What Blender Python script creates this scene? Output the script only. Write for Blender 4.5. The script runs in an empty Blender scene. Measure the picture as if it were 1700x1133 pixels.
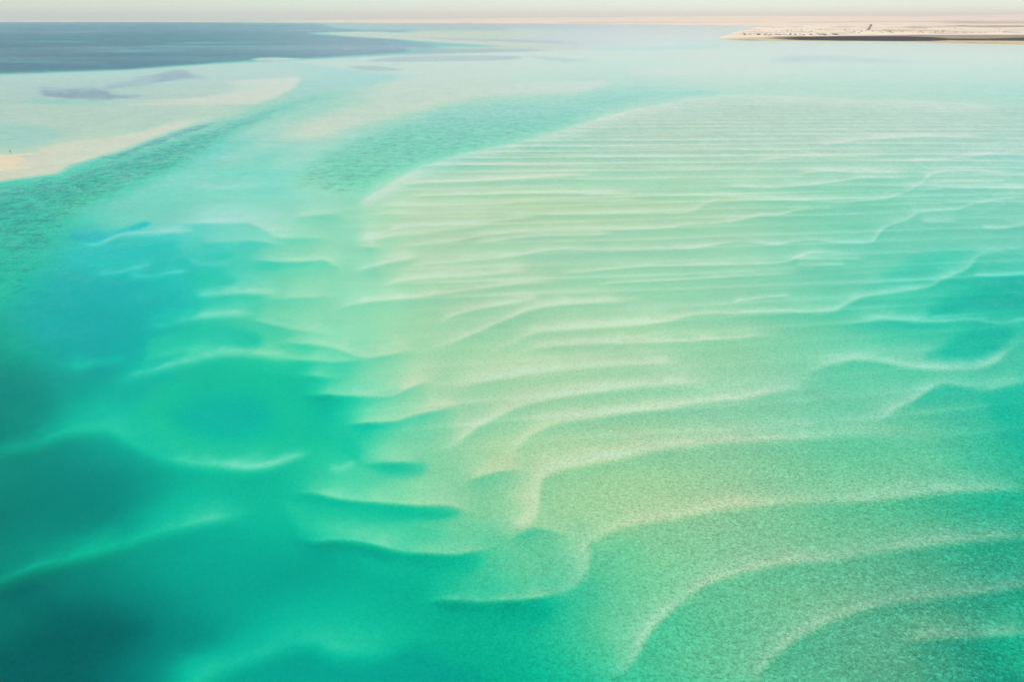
import bpy, bmesh, math, random
import numpy as np
from mathutils import Vector, Matrix

# ---------------------------------------------------------------- camera, sky, sun, exposure
SC = bpy.context.scene
COL = SC.collection
R = math.radians
ALT, PITCH, FPX = 80.0, R(25.45), 1700 * 24.0 / 36.0      # drone height, tilt below the horizon, focal length in photo pixels

cam_d = bpy.data.cameras.new('camera')
cam_d.lens, cam_d.sensor_width, cam_d.sensor_fit = 24.0, 36.0, 'HORIZONTAL'
cam_d.clip_start, cam_d.clip_end = 0.5, 60000.0
cam = bpy.data.objects.new('camera', cam_d)
cam.location = (0, 0, ALT)
cam.rotation_euler = (R(90) - PITCH, 0, 0)
COL.objects.link(cam)
SC.camera = cam

SUN_EL, SUN_AZ = R(58), R(-150)            # elevation, azimuth clockwise from the view direction (+Y)
world = bpy.data.worlds.new('World')
SC.world = world
world.use_nodes = True
wn = world.node_tree
wn.nodes.clear()
sky = wn.nodes.new('ShaderNodeTexSky')
sky.sky_type = 'NISHITA'
sky.sun_disc = False
sky.sun_elevation = SUN_EL
sky.sun_rotation = SUN_AZ
sky.altitude = 0
sky.air_density = 0.86
sky.dust_density = 0.3
sky.ozone_density = 3.0
bg = wn.nodes.new('ShaderNodeBackground')
bg.inputs['Strength'].default_value = 0.125
wo = wn.nodes.new('ShaderNodeOutputWorld')
wn.links.new(sky.outputs[0], bg.inputs[0])
wn.links.new(bg.outputs[0], wo.inputs[0])
world.cycles.sampling_method = 'NONE'      # smooth sky: found by the bounced rays alone

sd = bpy.data.lights.new('sun', 'SUN')
sd.energy, sd.angle, sd.color = 3.0, R(0.53), (1.0, 0.965, 0.91)
sun = bpy.data.objects.new('sun', sd)
sdir = Vector((math.sin(SUN_AZ) * math.cos(SUN_EL), math.cos(SUN_AZ) * math.cos(SUN_EL), math.sin(SUN_EL)))
sun.rotation_euler = sdir.to_track_quat('Z', 'Y').to_euler()
sun.location = (0, 0, 300)
COL.objects.link(sun)

vs = SC.view_settings
SC.display_settings.display_device = 'sRGB'
vs.view_transform = 'Standard'
vs.look = 'None'
vs.exposure = 0.0
vs.gamma = 1.0
vs.use_curve_mapping = False
SC.cycles.max_bounces = 4
SC.cycles.diffuse_bounces = 2
SC.cycles.glossy_bounces = 2
SC.cycles.transparent_max_bounces = 16
SC.cycles.volume_bounces = 1
SC.cycles.use_denoising = True

# ---------------------------------------------------------------- helpers
rng = np.random.default_rng(7)
random.seed(7)


def ground(px, py, z=0.0):
    """where the ray through a photo pixel meets the level z; also sine of the angle below the horizon"""
    px = np.asarray(px, float); py = np.asarray(py, float)
    xc = (px - 850.0) / FPX
    yc = (566.5 - py) / FPX
    dy = math.cos(PITCH) + yc * math.sin(PITCH)
    dz = -math.sin(PITCH) + yc * math.cos(PITCH)
    t = (ALT - z) / np.maximum(-dz, 1e-6)
    s = -dz / np.sqrt(xc * xc + dy * dy + dz * dz)
    return xc * t, dy * t, s


_tab = rng.random((256, 256))


def vnoise(x, y):
    xi = np.floor(x).astype(int); yi = np.floor(y).astype(int)
    fx = x - xi; fy = y - yi
    fx = fx * fx * fx * (fx * (fx * 6 - 15) + 10); fy = fy * fy * fy * (fy * (fy * 6 - 15) + 10)
    a = _tab[xi & 255, yi & 255]; b = _tab[(xi + 1) & 255, yi & 255]
    c = _tab[xi & 255, (yi + 1) & 255]; d = _tab[(xi + 1) & 255, (yi + 1) & 255]
    return (a + (b - a) * fx) * (1 - fy) + (c + (d - c) * fx) * fy


def fbm(x, y, n=4, g=0.5):
    s = 0; a = 1; t = 0
    for k in range(n):
        s = s + a * (vnoise(x * 2 ** k + 17.3 * k, y * 2 ** k - 9.1 * k) - 0.5); t += a; a *= g
    return s / t * 2


def sstep(a, b, x):
    t = np.clip((x - a) / (b - a), 0, 1)
    return t * t * (3 - 2 * t)


def link(name, me, mat=None, parent=None):
    o = bpy.data.objects.new(name, me)
    COL.objects.link(o)
    if mat is not None:
        me.materials.append(mat)
    if parent is not None:
        o.parent = parent
    return o


def grid_mesh(name, X, Y, Z, attrs, keep=None):
    """mesh sheet from 2-D arrays; keep = boolean per face"""
    nr, nc = X.shape
    idx = np.arange(nr * nc).reshape(nr, nc)
    f = np.stack([idx[:-1, :-1], idx[:-1, 1:], idx[1:, 1:], idx[1:, :-1]], -1).reshape(-1, 4)
    f = f[:, ::-1]
    if keep is not None:
        f = f[keep.reshape(-1)]
    used = np.zeros(nr * nc, bool); used[f.reshape(-1)] = True
    remap = np.cumsum(used) - 1
    f = remap[f]
    co = np.stack([X, Y, Z], -1).reshape(-1, 3)[used].astype(np.float32)
    me = bpy.data.meshes.new(name)
    me.vertices.add(len(co)); me.vertices.foreach_set('co', co.reshape(-1))
    me.loops.add(len(f) * 4); me.loops.foreach_set('vertex_index', f.reshape(-1).astype(np.int32))
    me.polygons.add(len(f))
    me.polygons.foreach_set('loop_start', np.arange(0, len(f) * 4, 4, dtype=np.int32))
    me.polygons.foreach_set('loop_total', np.full(len(f), 4, np.int32))
    me.polygons.foreach_set('use_smooth', np.ones(len(f), bool))
    for k, v in attrs.items():
        a = me.attributes.new(k, 'FLOAT', 'POINT')
        a.data.foreach_set('value', np.asarray(v, np.float32).reshape(-1)[used])
    me.update(calc_edges=True)
    return me


class NT:
    """tiny node helper"""
    def __init__(s, name):
        s.m = bpy.data.materials.new(name); s.m.use_nodes = True
        s.t = s.m.node_tree; s.t.nodes.clear()
        s.out = s.t.nodes.new('ShaderNodeOutputMaterial')

    def n(s, typ, ins=None, **kw):
        nd = s.t.nodes.new(typ)
        for k, v in kw.items():
            setattr(nd, k, v)
        for k, v in (ins or {}).items():
            if isinstance(v, bpy.types.NodeSocket):
                s.t.links.new(v, nd.inputs[k])
            else:
                nd.inputs[k].default_value = v
        return nd

    def math(s, op, a, b=None, clamp=False):
        nd = s.n('ShaderNodeMath', {0: a} if b is None else {0: a, 1: b}, operation=op)
        nd.use_clamp = clamp
        return nd.outputs[0]

    def attr(s, name):
        return s.n('ShaderNodeAttribute', attribute_name=name).outputs['Fac']

    def mix(s, f, a, b):
        nd = s.t.nodes.new('ShaderNodeMix'); nd.data_type = 'RGBA'
        for k, v in ((0, f), (6, a), (7, b)):
            if isinstance(v, bpy.types.NodeSocket):
                s.t.links.new(v, nd.inputs[k])
            else:
                nd.inputs[k].default_value = v if not isinstance(v, tuple) or len(v) == 4 else (*v, 1)
        return nd.outputs[2]

    def noise(s, vec, scale, detail=3, rough=0.5, out=0, dist=0.0):
        nd = s.n('ShaderNodeTexNoise', {'Vector': vec, 'Scale': scale, 'Detail': detail, 'Roughness': rough, 'Distortion': dist})
        return nd.outputs[out]

    def ramp(s, f, a, b):
        nd = s.n('ShaderNodeMapRange', {0: f, 1: a, 2: b, 3: 0.0, 4: 1.0}, interpolation_type='SMOOTHSTEP')
        return nd.outputs[0]


def plain(name, col, rough=0.8, var=0.15, scale=2.0, metal=0.0):
    n = NT(name)
    co = n.n('ShaderNodeTexCoord').outputs['Object']
    f = n.noise(co, scale, 4)
    c = n.mix(f, tuple(v * (1 - var) for v in col), tuple(min(1, v * (1 + var)) for v in col))
    p = n.n('ShaderNodeBsdfPrincipled', {'Base Color': c, 'Roughness': rough, 'Metallic': metal})
    n.t.links.new(p.outputs[0], n.out.inputs[0])
    return n.m


# ---------------------------------------------------------------- materials of the setting
def mat_seabed():
    n = NT('sand_under_water')
    co = n.n('ShaderNodeTexCoord').outputs['Object']
    wh, dk, gr, rp, dr = (n.attr(k) for k in ('white', 'dark', 'grass', 'ripple', 'dry'))
    sand = n.mix(n.math('MULTIPLY', wh, 0.9), (0.73, 0.735, 0.365), (0.75, 0.76, 0.66))
    sand = n.mix(dr, sand, (0.84, 0.69, 0.43))
    # wear and grain of the sand itself
    g1 = n.noise(co, 0.035, 5, 0.6)
    g2 = n.noise(co, 1.3, 4, 0.7)
    sand = n.mix(n.math('MULTIPLY', n.ramp(g1, 0.35, 0.7), 0.24), sand, (0.58, 0.57, 0.37))
    sand = n.mix(n.math('MULTIPLY', n.ramp(g2, 0.4, 0.75), 0.10), sand, (0.5, 0.48, 0.32))
    sand = n.mix(dk, sand, (0.10, 0.14, 0.12))
    # seagrass clumps
    c1 = n.noise(co, 0.14, 5, 0.7)
    c2 = n.noise(co, 0.8, 3, 0.65)
    cl = n.math('ADD', n.math('MULTIPLY', c1, 0.6), n.math('MULTIPLY', c2, 0.4))
    thr = n.math('SUBTRACT', 0.68, n.math('MULTIPLY', gr, 0.40))
    cover = n.n('ShaderNodeMapRange', {0: n.math('SUBTRACT', cl, thr), 1: -0.06, 2: 0.14, 3: 0.0, 4: 1.0}, interpolation_type='SMOOTHSTEP').outputs[0]
    cover = n.math('MULTIPLY', cover, n.ramp(gr, 0.02, 0.12))
    sand = n.mix(n.math('MULTIPLY', cover, n.math('ADD', 0.30, n.math('MULTIPLY', gr, 0.45))), sand, (0.11, 0.14, 0.14))
    # sand ripples: relief, and the wave light painted into their colour
    wv = n.n('ShaderNodeTexNoise', {'Vector': co, 'Scale': 0.08, 'Detail': 2.0}).outputs['Color']
    wv = n.n('ShaderNodeVectorMath', {0: wv, 1: (3.0, 3.0, 0.0)}, operation='MULTIPLY').outputs[0]
    cw = n.n('ShaderNodeVectorMath', {0: co, 1: wv}, operation='ADD').outputs[0]
    cs = n.n('ShaderNodeVectorMath', {0: cw, 1: (0.9, 1.15, 1.0)}, operation='MULTIPLY').outputs[0]
    w1 = n.noise(cs, 1.85, 1.0, 0.5, dist=0.9)
    w2 = n.noise(cs, 3.8, 1.0, 0.5, dist=0.9)
    pat = n.ramp(n.noise(co, 0.045, 2, 0.6), 0.3, 0.65)
    h = n.math('ADD', n.math('MULTIPLY', w1, n.math('ADD', 0.4, n.math('MULTIPLY', pat, 0.8))), n.math('MULTIPLY', w2, n.math('SUBTRACT', 0.55, n.math('MULTIPLY', pat, 0.25))))
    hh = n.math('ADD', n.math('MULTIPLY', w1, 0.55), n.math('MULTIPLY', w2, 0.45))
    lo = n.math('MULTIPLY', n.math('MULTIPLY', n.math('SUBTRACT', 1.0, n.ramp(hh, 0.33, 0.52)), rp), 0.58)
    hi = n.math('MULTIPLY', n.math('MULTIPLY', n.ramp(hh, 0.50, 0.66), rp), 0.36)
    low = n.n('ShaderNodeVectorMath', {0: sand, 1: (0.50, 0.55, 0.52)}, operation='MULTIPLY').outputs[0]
    sand = n.mix(lo, sand, low)                                   # dim cells of the wave light, painted into the sand colour
    sand = n.mix(hi, sand, (0.90, 0.92, 0.58))                    # light focused by the waves, painted pale on the ripple crests
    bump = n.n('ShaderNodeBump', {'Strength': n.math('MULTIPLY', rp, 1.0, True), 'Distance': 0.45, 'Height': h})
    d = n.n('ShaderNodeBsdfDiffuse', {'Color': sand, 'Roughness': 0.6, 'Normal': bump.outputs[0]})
    n.t.links.new(d.outputs[0], n.out.inputs[0])
    return n.m


ABS = (3.6, 0.19, 0.12)               # water: absorbed per metre in red, green, blue


def mat_water():
    n = NT('clear_lagoon_water')
    co = n.n('ShaderNodeTexCoord').outputs['Object']
    geo = n.n('ShaderNodeNewGeometry')
    chop = n.attr('chop')                 # wind-ruffled against sheltered water
    nn = None
    for sc, amp in ((2.3, 0.10), (0.8, 0.09), (0.2, 0.06), (0.05, 0.03)):
        t = n.n('ShaderNodeTexNoise', {'Vector': co, 'Scale': sc, 'Detail': 1.5, 'Roughness': 0.55}).outputs['Color']
        v = n.n('ShaderNodeVectorMath', {0: t, 1: (0.5, 0.5, 0.5)}, operation='SUBTRACT').outputs[0]
        v = n.n('ShaderNodeVectorMath', {0: v, 1: (amp * 2, amp * 2, 0.0)}, operation='MULTIPLY').outputs[0]
        nn = v if nn is None else n.n('ShaderNodeVectorMath', {0: nn, 1: v}, operation='ADD').outputs[0]
    k = n.n('ShaderNodeVectorMath', {0: nn}, operation='SCALE'); n.t.links.new(chop, k.inputs['Scale']); nn = k.outputs[0]
    nn = n.n('ShaderNodeVectorMath', {0: nn, 1: geo.outputs['Normal']}, operation='ADD').outputs[0]
    nn = n.n('ShaderNodeVectorMath', {0: nn}, operation='NORMALIZE').outputs[0]
    fr = n.n('ShaderNodeFresnel', {'IOR': 1.17, 'Normal': nn}).outputs[0]
    tr = n.n('ShaderNodeBsdfTransparent', {'Color': (1, 1, 1, 1)})
    gl = n.n('ShaderNodeBsdfGlossy', {'Color': (1, 1, 1, 1), 'Roughness': 0.1, 'Normal': nn})
    mx = n.n('ShaderNodeMixShader', {0: fr, 1: tr.outputs[0], 2: gl.outputs[0]})
    n.t.links.new(mx.outputs[0], n.out.inputs[0])
    dens = max(ABS)
    va = n.n('ShaderNodeVolumeAbsorption', {'Color': tuple(1 - a / dens for a in ABS) + (1,), 'Density': dens})
    n.t.links.new(va.outputs[0], n.out.inputs[1])
    return n.m


def mat_desert():
    n = NT('desert_ground')
    co = n.n('ShaderNodeTexCoord').outputs['Object']
    br, dk, gd = (n.attr(k) for k in ('brown', 'dark', 'gold'))
    st = n.n('ShaderNodeVectorMath', {0: co, 1: (0.25, 1.0, 1.0)}, operation='MULTIPLY').outputs[0]
    c = n.mix(n.ramp(n.noise(st, 0.012, 5, 0.6), 0.35, 0.7), (0.88, 0.74, 0.55), (0.80, 0.60, 0.39))
    c = n.mix(gd, c, (0.56, 0.43, 0.22))
    c = n.mix(br, c, (0.30, 0.215, 0.13))
    c = n.mix(n.math('MULTIPLY', n.ramp(n.noise(co, 0.05, 4, 0.7), 0.60, 0.72), 0.25), c, (0.45, 0.34, 0.22))
    c = n.mix(dk, c, (0.018, 0.02, 0.028))
    d = n.n('ShaderNodeBsdfDiffuse', {'Color': c, 'Roughness': 0.7})
    n.t.links.new(d.outputs[0], n.out.inputs[0])
    return n.m


# ---------------------------------------------------------------- the seabed: survey of depths
#  "tone" 0..10 = optical depth read off the colour of the water (0 bare sand ... 10 darkest pool)
TONE_L = ([0, 1, 2, 3, 4, 5, 6, 7, 8, 9, 10, 12], [0.016, 0.081, 0.178, 0.275, 0.42, 0.74, 1.3, 2.1, 3.4, 5.0, 6.4, 10.5])
GX = [-700, -170, 0, 170, 340, 510, 680, 850, 1020, 1190, 1360, 1530, 1700, 1870, 2400]
TONES = {
    36: [8, 8, 8, 8, 7, 1.4, 1.2, 1, 1, 1, 1, 1, 1, 1, 1],
    80: [8, 8, 8, 8, 7, 1.4, 1.2, 1, .9, .8, .8, .8, 1, 1, 1],
    120: [3, 3, 2.4, 2, 1.5, 2.6, 1, .9, 1.6, .8, 1.4, 1.6, 1.8, 2, 2],
    160: [2, 2, 1.6, 1.5, 1.2, 3.2, .7, 1.6, 2.4, 2.1, 2.0, 2.2, 2.6, 2.6, 2.6],
    200: [1.5, 1.5, 1.5, 1.3, 1.5, 2.6, 2.2, 3.2, 1.8, 1.6, 1.7, 1.9, 2.1, 2, 2],
    240: [1.5, 1.5, 1.5, 1.5, 4.4, 2.0, 3.4, 2.6, 1.5, 1.7, 1.9, 2.2, 2.3, 2.4, 2.4],
    270: [2, 2, 1.0, 4.6, 3.8, 2.6, 3.2, 1.5, 1.5, 1.7, 2.0, 2.4, 2.6, 2.6, 2.6],
    300: [5, 5, 5, 5, 2.7, 3.3, 1.8, 1.5, 1.7, 1.9, 2.4, 2.8, 2.6, 2.6, 2.6],
    350: [5.6, 5.6, 5.5, 4.2, 3.1, 3.0, 2.0, 1.8, 2.0, 2.4, 3, 3.2, 3.3, 3.4, 3.4],
    400: [6, 6, 5.8, 5.5, 4.2, 3.3, 2, 2.2, 2.5, 2.7, 3.3, 3.7, 3.9, 4, 4],
    450: [6.5, 6.5, 6.2, 6.4, 5.6, 3.2, 2.4, 2.4, 2.7, 3, 3.5, 4.5, 5, 5, 5],
    500: [7, 7, 6.6, 7, 5.6, 3.3, 2.6, 2.5, 2.8, 3.2, 3.9, 4.9, 6, 6, 6],
    550: [7.5, 7.5, 7.3, 7.7, 5.8, 3.9, 2.7, 2.7, 2.6, 3, 3.8, 5, 5, 5, 5],
    600: [8, 8, 8, 7.7, 6.2, 4.9, 3, 2.4, 2.6, 3, 3.6, 4.2, 4.6, 5, 5],
    650: [8.5, 8.5, 8.7, 7.2, 6.5, 6, 3.3, 2.4, 2.7, 3.2, 3.6, 4.2, 4.8, 5, 5],
    700: [8.8, 8.8, 9, 6.8, 6.9, 6.3, 3.8, 2.7, 2.6, 3.2, 3.6, 3.8, 5, 5, 5],
    750: [8.4, 8.2, 8, 7.6, 6.5, 6, 4.2, 2.6, 2.6, 3, 3.5, 3.8, 4.9, 5, 5],
    800: [8.5, 8.5, 8.3, 8.3, 6.8, 5.9, 4.6, 3.2, 2.5, 2.9, 3.4, 3.7, 4.5, 5, 5],
    850: [9, 9, 9, 8.3, 6.6, 6.3, 5.0, 3.3, 2.7, 2.7, 3.4, 4, 4.8, 5, 5],
    900: [9, 9, 8.8, 7.7, 7.1, 7, 5.8, 4.2, 3, 2.9, 3.3, 3.8, 4.3, 4.6, 5],
    950: [9.3, 9.3, 9.2, 8.1, 7.4, 7.4, 6.5, 4.6, 3.7, 3, 3.3, 3.8, 4.4, 4.6, 5],
    1000: [9.8, 9.8, 9.7, 9.2, 7.7, 7.2, 6.7, 5.8, 4, 3.4, 3.3, 3.7, 4.2, 4.6, 5],
    1050: [10, 10, 10, 9.7, 8, 6.7, 6.6, 6, 4.1, 3.8, 3.5, 3.5, 4.5, 4.6, 5],
    1100: [10, 10, 10, 9.7, 7, 7.1, 7, 6.5, 4.5, 3.8, 3.7, 3.6, 4.6, 4.8, 5],
    1150: [10, 10, 10, 9.6, 7.0, 7.8, 7.2, 6.8, 5, 4, 3.8, 3.8, 4.8, 5, 5],
    1300: [10, 10, 10, 9.6, 8, 7.8, 7.2, 6.8, 5, 4.4, 4, 4, 5, 5, 5],
    2300: [10, 10, 10, 9, 8, 7.8, 7, 6.5, 6, 5, 5, 5, 5, 5, 5],
}
WHITES = {   # pale lime sand (blueish under water) against yellower quartz sand
    36: [.3] * 15, 160: [.12] * 15,
    260: [.3, .3, .3, .3, .6, .6, .4, .25, .25, .25, .3, .35, .4, .4, .4],
    340: [.2, .2, .2, .5, .75, .45, .2, .1, .1, .15, .2, .25, .3, .3, .3],
    420: [.2, .2, .2, .7, .7, .25, .1, .1, .1, .1, .1, .12, .12, .12, .12],
    500: [.1, .1, .3, .7, .45, .2, .05, .05, .05, .05, .05, .08, .1, .1, .1],
    570: [0, 0, .1, .6, .2, .1, .0, 0, 0, .0, .0, .05, .08, .08, .08],
    650: [.1, .1, .1, .3, .3, .05, .05, 0, 0, .05, .05, .05, .1, .1, .1],
    760: [.0, .0, .05, .2, .15, .05, .05, 0, 0, 0, 0, 0, 0, 0, 0],
    900: [.0, .0, .0, .1, .2, .15, .1, .05, 0, 0, 0, 0, 0, 0, 0],
    1100: [.0, .0, .0, .1, .2, .2, .1, .05, .05, 0, 0, 0, 0, 0, 0],
    2300: [.2] * 15,
}


def cr_matrix(knots, x):
    """linear map knots -> samples, monotone-ish cubic (Catmull-Rom with clipped ends)"""
    k = np.asarray(knots, float); x = np.clip(x, k[0], k[-1])
    i = np.clip(np.searchsorted(k, x, 'right') - 1, 0, len(k) - 2)
    M = np.zeros((len(x), len(k)))
    h = k[i + 1] - k[i]; t = (x - k[i]) / h
    h00 = 2 * t ** 3 - 3 * t ** 2 + 1; h10 = t ** 3 - 2 * t ** 2 + t
    h01 = -2 * t ** 3 + 3 * t ** 2; h11 = t ** 3 - t ** 2
    r = np.arange(len(x))
    np.add.at(M, (r, i), h00); np.add.at(M, (r, i + 1), h01)
    for base, w in ((i, h10), (i + 1, h11)):
        lo = np.maximum(base - 1, 0); hi = np.minimum(base + 1, len(k) - 1)
        s = w * h / (k[hi] - k[lo])
        np.add.at(M, (r, hi), s); np.add.at(M, (r, lo), -s)
    return M


def axis(parts):
    out = []
    for a, b, st in parts:
        out.append(np.arange(a, b, st))
    out.append([parts[-1][1]])
    return np.concatenate(out)


PXA = axis([(-700, -60, 20), (-60, 1760, 2.5), (1760, 2400, 20)])
PYA = axis([(34.6, 60, 0.5), (60, 130, 0.8), (130, 340, 0.85), (340, 1150, 1.9), (1150, 1300, 10), (1300, 2300, 50)])
PX, PY = np.meshgrid(PXA, PYA)
GXW, GYW, SDEP = ground(PX, PY)


def table(t):
    rows = sorted(t)
    return cr_matrix(rows, PYA) @ np.array([t[r] for r in rows], float) @ cr_matrix(GX, PXA).T


V = table(TONES)
V -= 0.3 * (1 - sstep(230, 300, PY))
V -= 0.4 * sstep(950, 1200, PX) * sstep(150, 200, PY) * (1 - sstep(290, 350, PY))
V += 0.7 * sstep(1420, 1700, PX) * sstep(650, 800, PY)
V += 0.75 * sstep(6.8, 8.2, V) * sstep(560, 760, PY)
V -= 0.85 * sstep(560, 720, PX) * (1 - sstep(1200, 1420, PX)) * sstep(300, 350, PY) * (1 - sstep(820, 960, PY))
WHITE = np.clip(table(WHITES), 0, 1)
DARK = 0.42 * sstep(1100, 1700, PX) * sstep(700, 1050, PY); GRASS = np.zeros_like(V); DRY = np.zeros_like(V); RIP = np.zeros_like(V)  # lens vignette at lower right put into the sand's dark value
CR = np.zeros_like(V)                     # paler sand colour on the crests, darker in the troughs

# natural wobble used for every outline
WOB = fbm(GXW / 60, GYW / 60, 4)
WOB2 = fbm(GXW / 14 + 50, GYW / 14, 3)
WOB3 = fbm(GXW / 3.5 + 20, GYW / 3.5, 3)


def seg_dist(X, Y, pts, ky):
    best = np.full(X.shape, 1e9); sgn = np.ones(X.shape); par = np.zeros(X.shape)
    P = [(x, y * ky) for x, y in pts]
    cum = 0.0
    tot = sum(math.dist(P[i], P[i + 1]) for i in range(len(P) - 1))
    for (x0, y0), (x1, y1) in zip(P[:-1], P[1:]):
        dx, dy = x1 - x0, y1 - y0
        l2 = dx * dx + dy * dy + 1e-9
        t = np.clip(((X - x0) * dx + (Y - y0) * dy) / l2, 0, 1)
        ex = X - x0 - t * dx; ey = Y - y0 - t * dy
        d = np.sqrt(ex * ex + ey * ey)
        m = d < best
        best = np.where(m, d, best)
        sgn = np.where(m, np.where(dx * ey - dy * ex > 0, -1.0, 1.0), sgn)
        par = np.where(m, (cum + t * math.sqrt(l2)) / tot, par)
        cum += math.sqrt(l2)
    return best, sgn, par


def window(pts, mx, my):
    xs = [p[0] for p in pts]; ys = [p[1] for p in pts]
    c0, c1 = np.searchsorted(PXA, [min(xs) - mx, max(xs) + mx])
    r0, r1 = np.searchsorted(PYA, [min(ys) - my, max(ys) + my])
    return slice(r0, r1), slice(c0, c1)


def smooth_pts(pts, n=2):
    """Chaikin-like refinement through Catmull-Rom"""
    P = np.array(pts, float)
    if len(P) < 3:
        return pts
    out = []
    for i in range(len(P) - 1):
        p0 = P[max(i - 1, 0)]; p1 = P[i]; p2 = P[i + 1]; p3 = P[min(i + 2, len(P) - 1)]
        for k in range(n):
            t = k / n
            out.append(0.5 * (2 * p1 + (p2 - p0) * t + (2 * p0 - 5 * p1 + 4 * p2 - p3) * t * t + (3 * p1 - p0 - 3 * p2 + p3) * t ** 3))
    out.append(P[-1])
    return [tuple(p) for p in out]


def patch(pts, fin, fout, ky=1.0, wob=0.0, tone=None, white=None, dark=None, grass=None, dry=None, k=1.0):
    """blend an outlined area of the seabed to given values, soft over fin (inside) and fout (outside) pixels"""
    w = window(pts, (fout + wob) * 1.6 + 4, (fout + wob) * 1.6 / ky + 3)
    X = PX[w]; Y = PY[w] * ky
    pp = smooth_pts(list(pts) + [pts[0]])
    d, _, _ = seg_dist(X, Y, pp, ky)
    ins = np.zeros(X.shape, bool)
    for (x0, y0), (x1, y1) in zip(pp[:-1], pp[1:]):
        y0 *= ky; y1 *= ky
        if y0 == y1:
            continue
        c = ((y0 <= Y) != (y1 <= Y)) & (X < x0 + (Y - y0) * (x1 - x0) / (y1 - y0))
        ins ^= c
    s = np.where(ins, d, -d) + wob * (WOB[w] + 0.5 * WOB2[w])
    a = sstep(-fout, fin, s) * k
    for arr, val in ((V, tone), (WHITE, white), (DARK, dark), (GRASS, grass), (DRY, dry)):
        if val is not None:
            arr[w] = arr[w] * (1 - a) + val * a


def crest(pts, amp, wf, wn, d, wr, taper=(0.15, 0.15), ky=1.0, wob=1.0, sharp=0.45, tint=1.0):
    """a submarine dune crest: gentle slope on the far side (wf), lee drop towards the camera (wn, d, wr)"""
    m = 3.2 * max(wf, wr)
    w = window(pts, m, m)
    X = PX[w]; Y = PY[w] * ky
    dist, sg, par = seg_dist(X, Y + wob * (WOB[w] * 2.2 + WOB2[w] * 1.3 + WOB3[w] * 1.6 * sstep(380, 600, PY[w])), smooth_pts(pts, 3), ky)
    f = np.where(sg > 0, sharp * np.exp(-dist / (wf * .38)) + (1 - sharp) * np.exp(-dist / (wf * 1.5)), (1 + d) * np.exp(-(dist / wn) ** 2) - d * np.exp(-dist / wr))
    t0, t1 = taper
    ln = sum(math.dist(pts[i], pts[i + 1]) for i in range(len(pts) - 1))
    tm = min(0.5, 2.2 * max(wf, wr * min(d, 1)) / ln)
    t0, t1 = max(t0, tm), max(t1, tm)
    env = sstep(0, max(t0, 1e-3), par) * sstep(0, max(t1, 1e-3), 1 - par)
    f = f * env * (1 + 0.45 * WOB2[w] + 0.35 * WOB3[w])
    V[w] -= amp * f
    CR[w] += tint * min(amp, 1.2) * np.maximum(f, -0.4)


# ---- far part: open sea, flats, spits, channels
far = dict(ky=4.0)
patch([(-700, 30), (-700, 122), (0, 122), (80, 120), (150, 118), (220, 116), (300, 109), (360, 105), (430, 101.5), (520, 99), (600, 94), (680, 89), (740, 84), (720, 72), (660, 60), (600, 36)],
      24, 14, tone=10.0, white=1.0, dark=.0, wob=9, **far)
patch([(540, 37), (900, 38), (1190, 41), (1190, 48), (900, 50), (700, 50), (560, 46)], 10, 12, tone=1.5, white=1, dark=.36, k=.8, **far)
patch([(680, 80), (800, 81), (900, 82), (860, 85), (760, 87.5), (690, 89)], 8, 14, tone=2.0, white=1, dark=.42, k=.8, **far)
patch([(600, 41), (800, 41), (1000, 44), (980, 47), (800, 48), (640, 48)], 10, 14, tone=2.0, white=1, dark=.4, k=.7, **far)
patch([(640, 68), (760, 71), (830, 76), (760, 77), (660, 76)], 6, 10, tone=8, white=.9, k=.7, **far)
patch([(-700, 60), (-700, 121), (0, 121), (150, 117), (250, 112), (300, 106), (200, 90), (0, 70)], 60, 40, tone=10.6, dark=.0, **far)
patch([(515, 54.5), (600, 52), (680, 54), (780, 60), (900, 66), (1010, 79.5), (930, 79), (800, 74), (680, 66), (580, 60)], 8, 8, tone=.1, dark=0, white=.5, **far)
patch([(850, 46), (1000, 50), (1190, 47), (1195, 64), (1100, 66), (1180, 74), (1120, 80), (1020, 80), (930, 74), (860, 64)], 20, 20, tone=.5, dark=0, white=.8, **far)
patch([(700, 62), (900, 66), (960, 72), (900, 70.5), (760, 66)], 4, 6, tone=1.5, dark=.4, white=1, k=.7, **far)
patch([(980, 78.5), (1100, 77), (1180, 76), (1300, 79), (1180, 80.5), (1010, 82)], 3, 4, tone=5, k=.8, **far)
patch([(1060, 64.5), (1200, 67), (1500, 71), (1700, 77), (1700, 79), (1500, 73), (1200, 69.5), (1090, 66)], 3, 3, tone=4.5, k=.8, **far)
patch([(1120, 74), (1190, 73), (1260, 76), (1170, 76)], 3, 5, tone=4.5, k=.7, **far)
# far flats with seagrass
patch([(600, 101), (640, 95), (700, 92), (780, 91), (850, 92), (870, 95), (840, 100), (760, 101.5), (650, 103)], 6, 5, tone=1.3, grass=.75, dark=.2, **far)
patch([(575, 112), (590, 108.5), (620, 108), (655, 112), (672, 117), (630, 117.5), (600, 116)], 6, 6, grass=.7, tone=1.0, **far)
patch([(870, 91), (910, 93), (960, 98), (980, 101), (930, 102), (890, 97)], 5, 10, grass=.6, tone=1.2, **far)
patch([(415, 98), (440, 95), (480, 95.5), (500, 97), (470, 100), (430, 100)], 4, 4, tone=.4, dark=0, **far)
patch([(480, 102), (560, 101), (620, 106), (580, 112), (520, 107)], 5, 5, tone=.6, dark=0, **far)
patch([(430, 100), (480, 102), (540, 108), (590, 118), (690, 124), (640, 136), (560, 150), (500, 160), (490, 140), (525, 128), (500, 112), (440, 106)], 8, 8, tone=2.5, white=.35, grass=.35, wob=4, **far)
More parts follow.
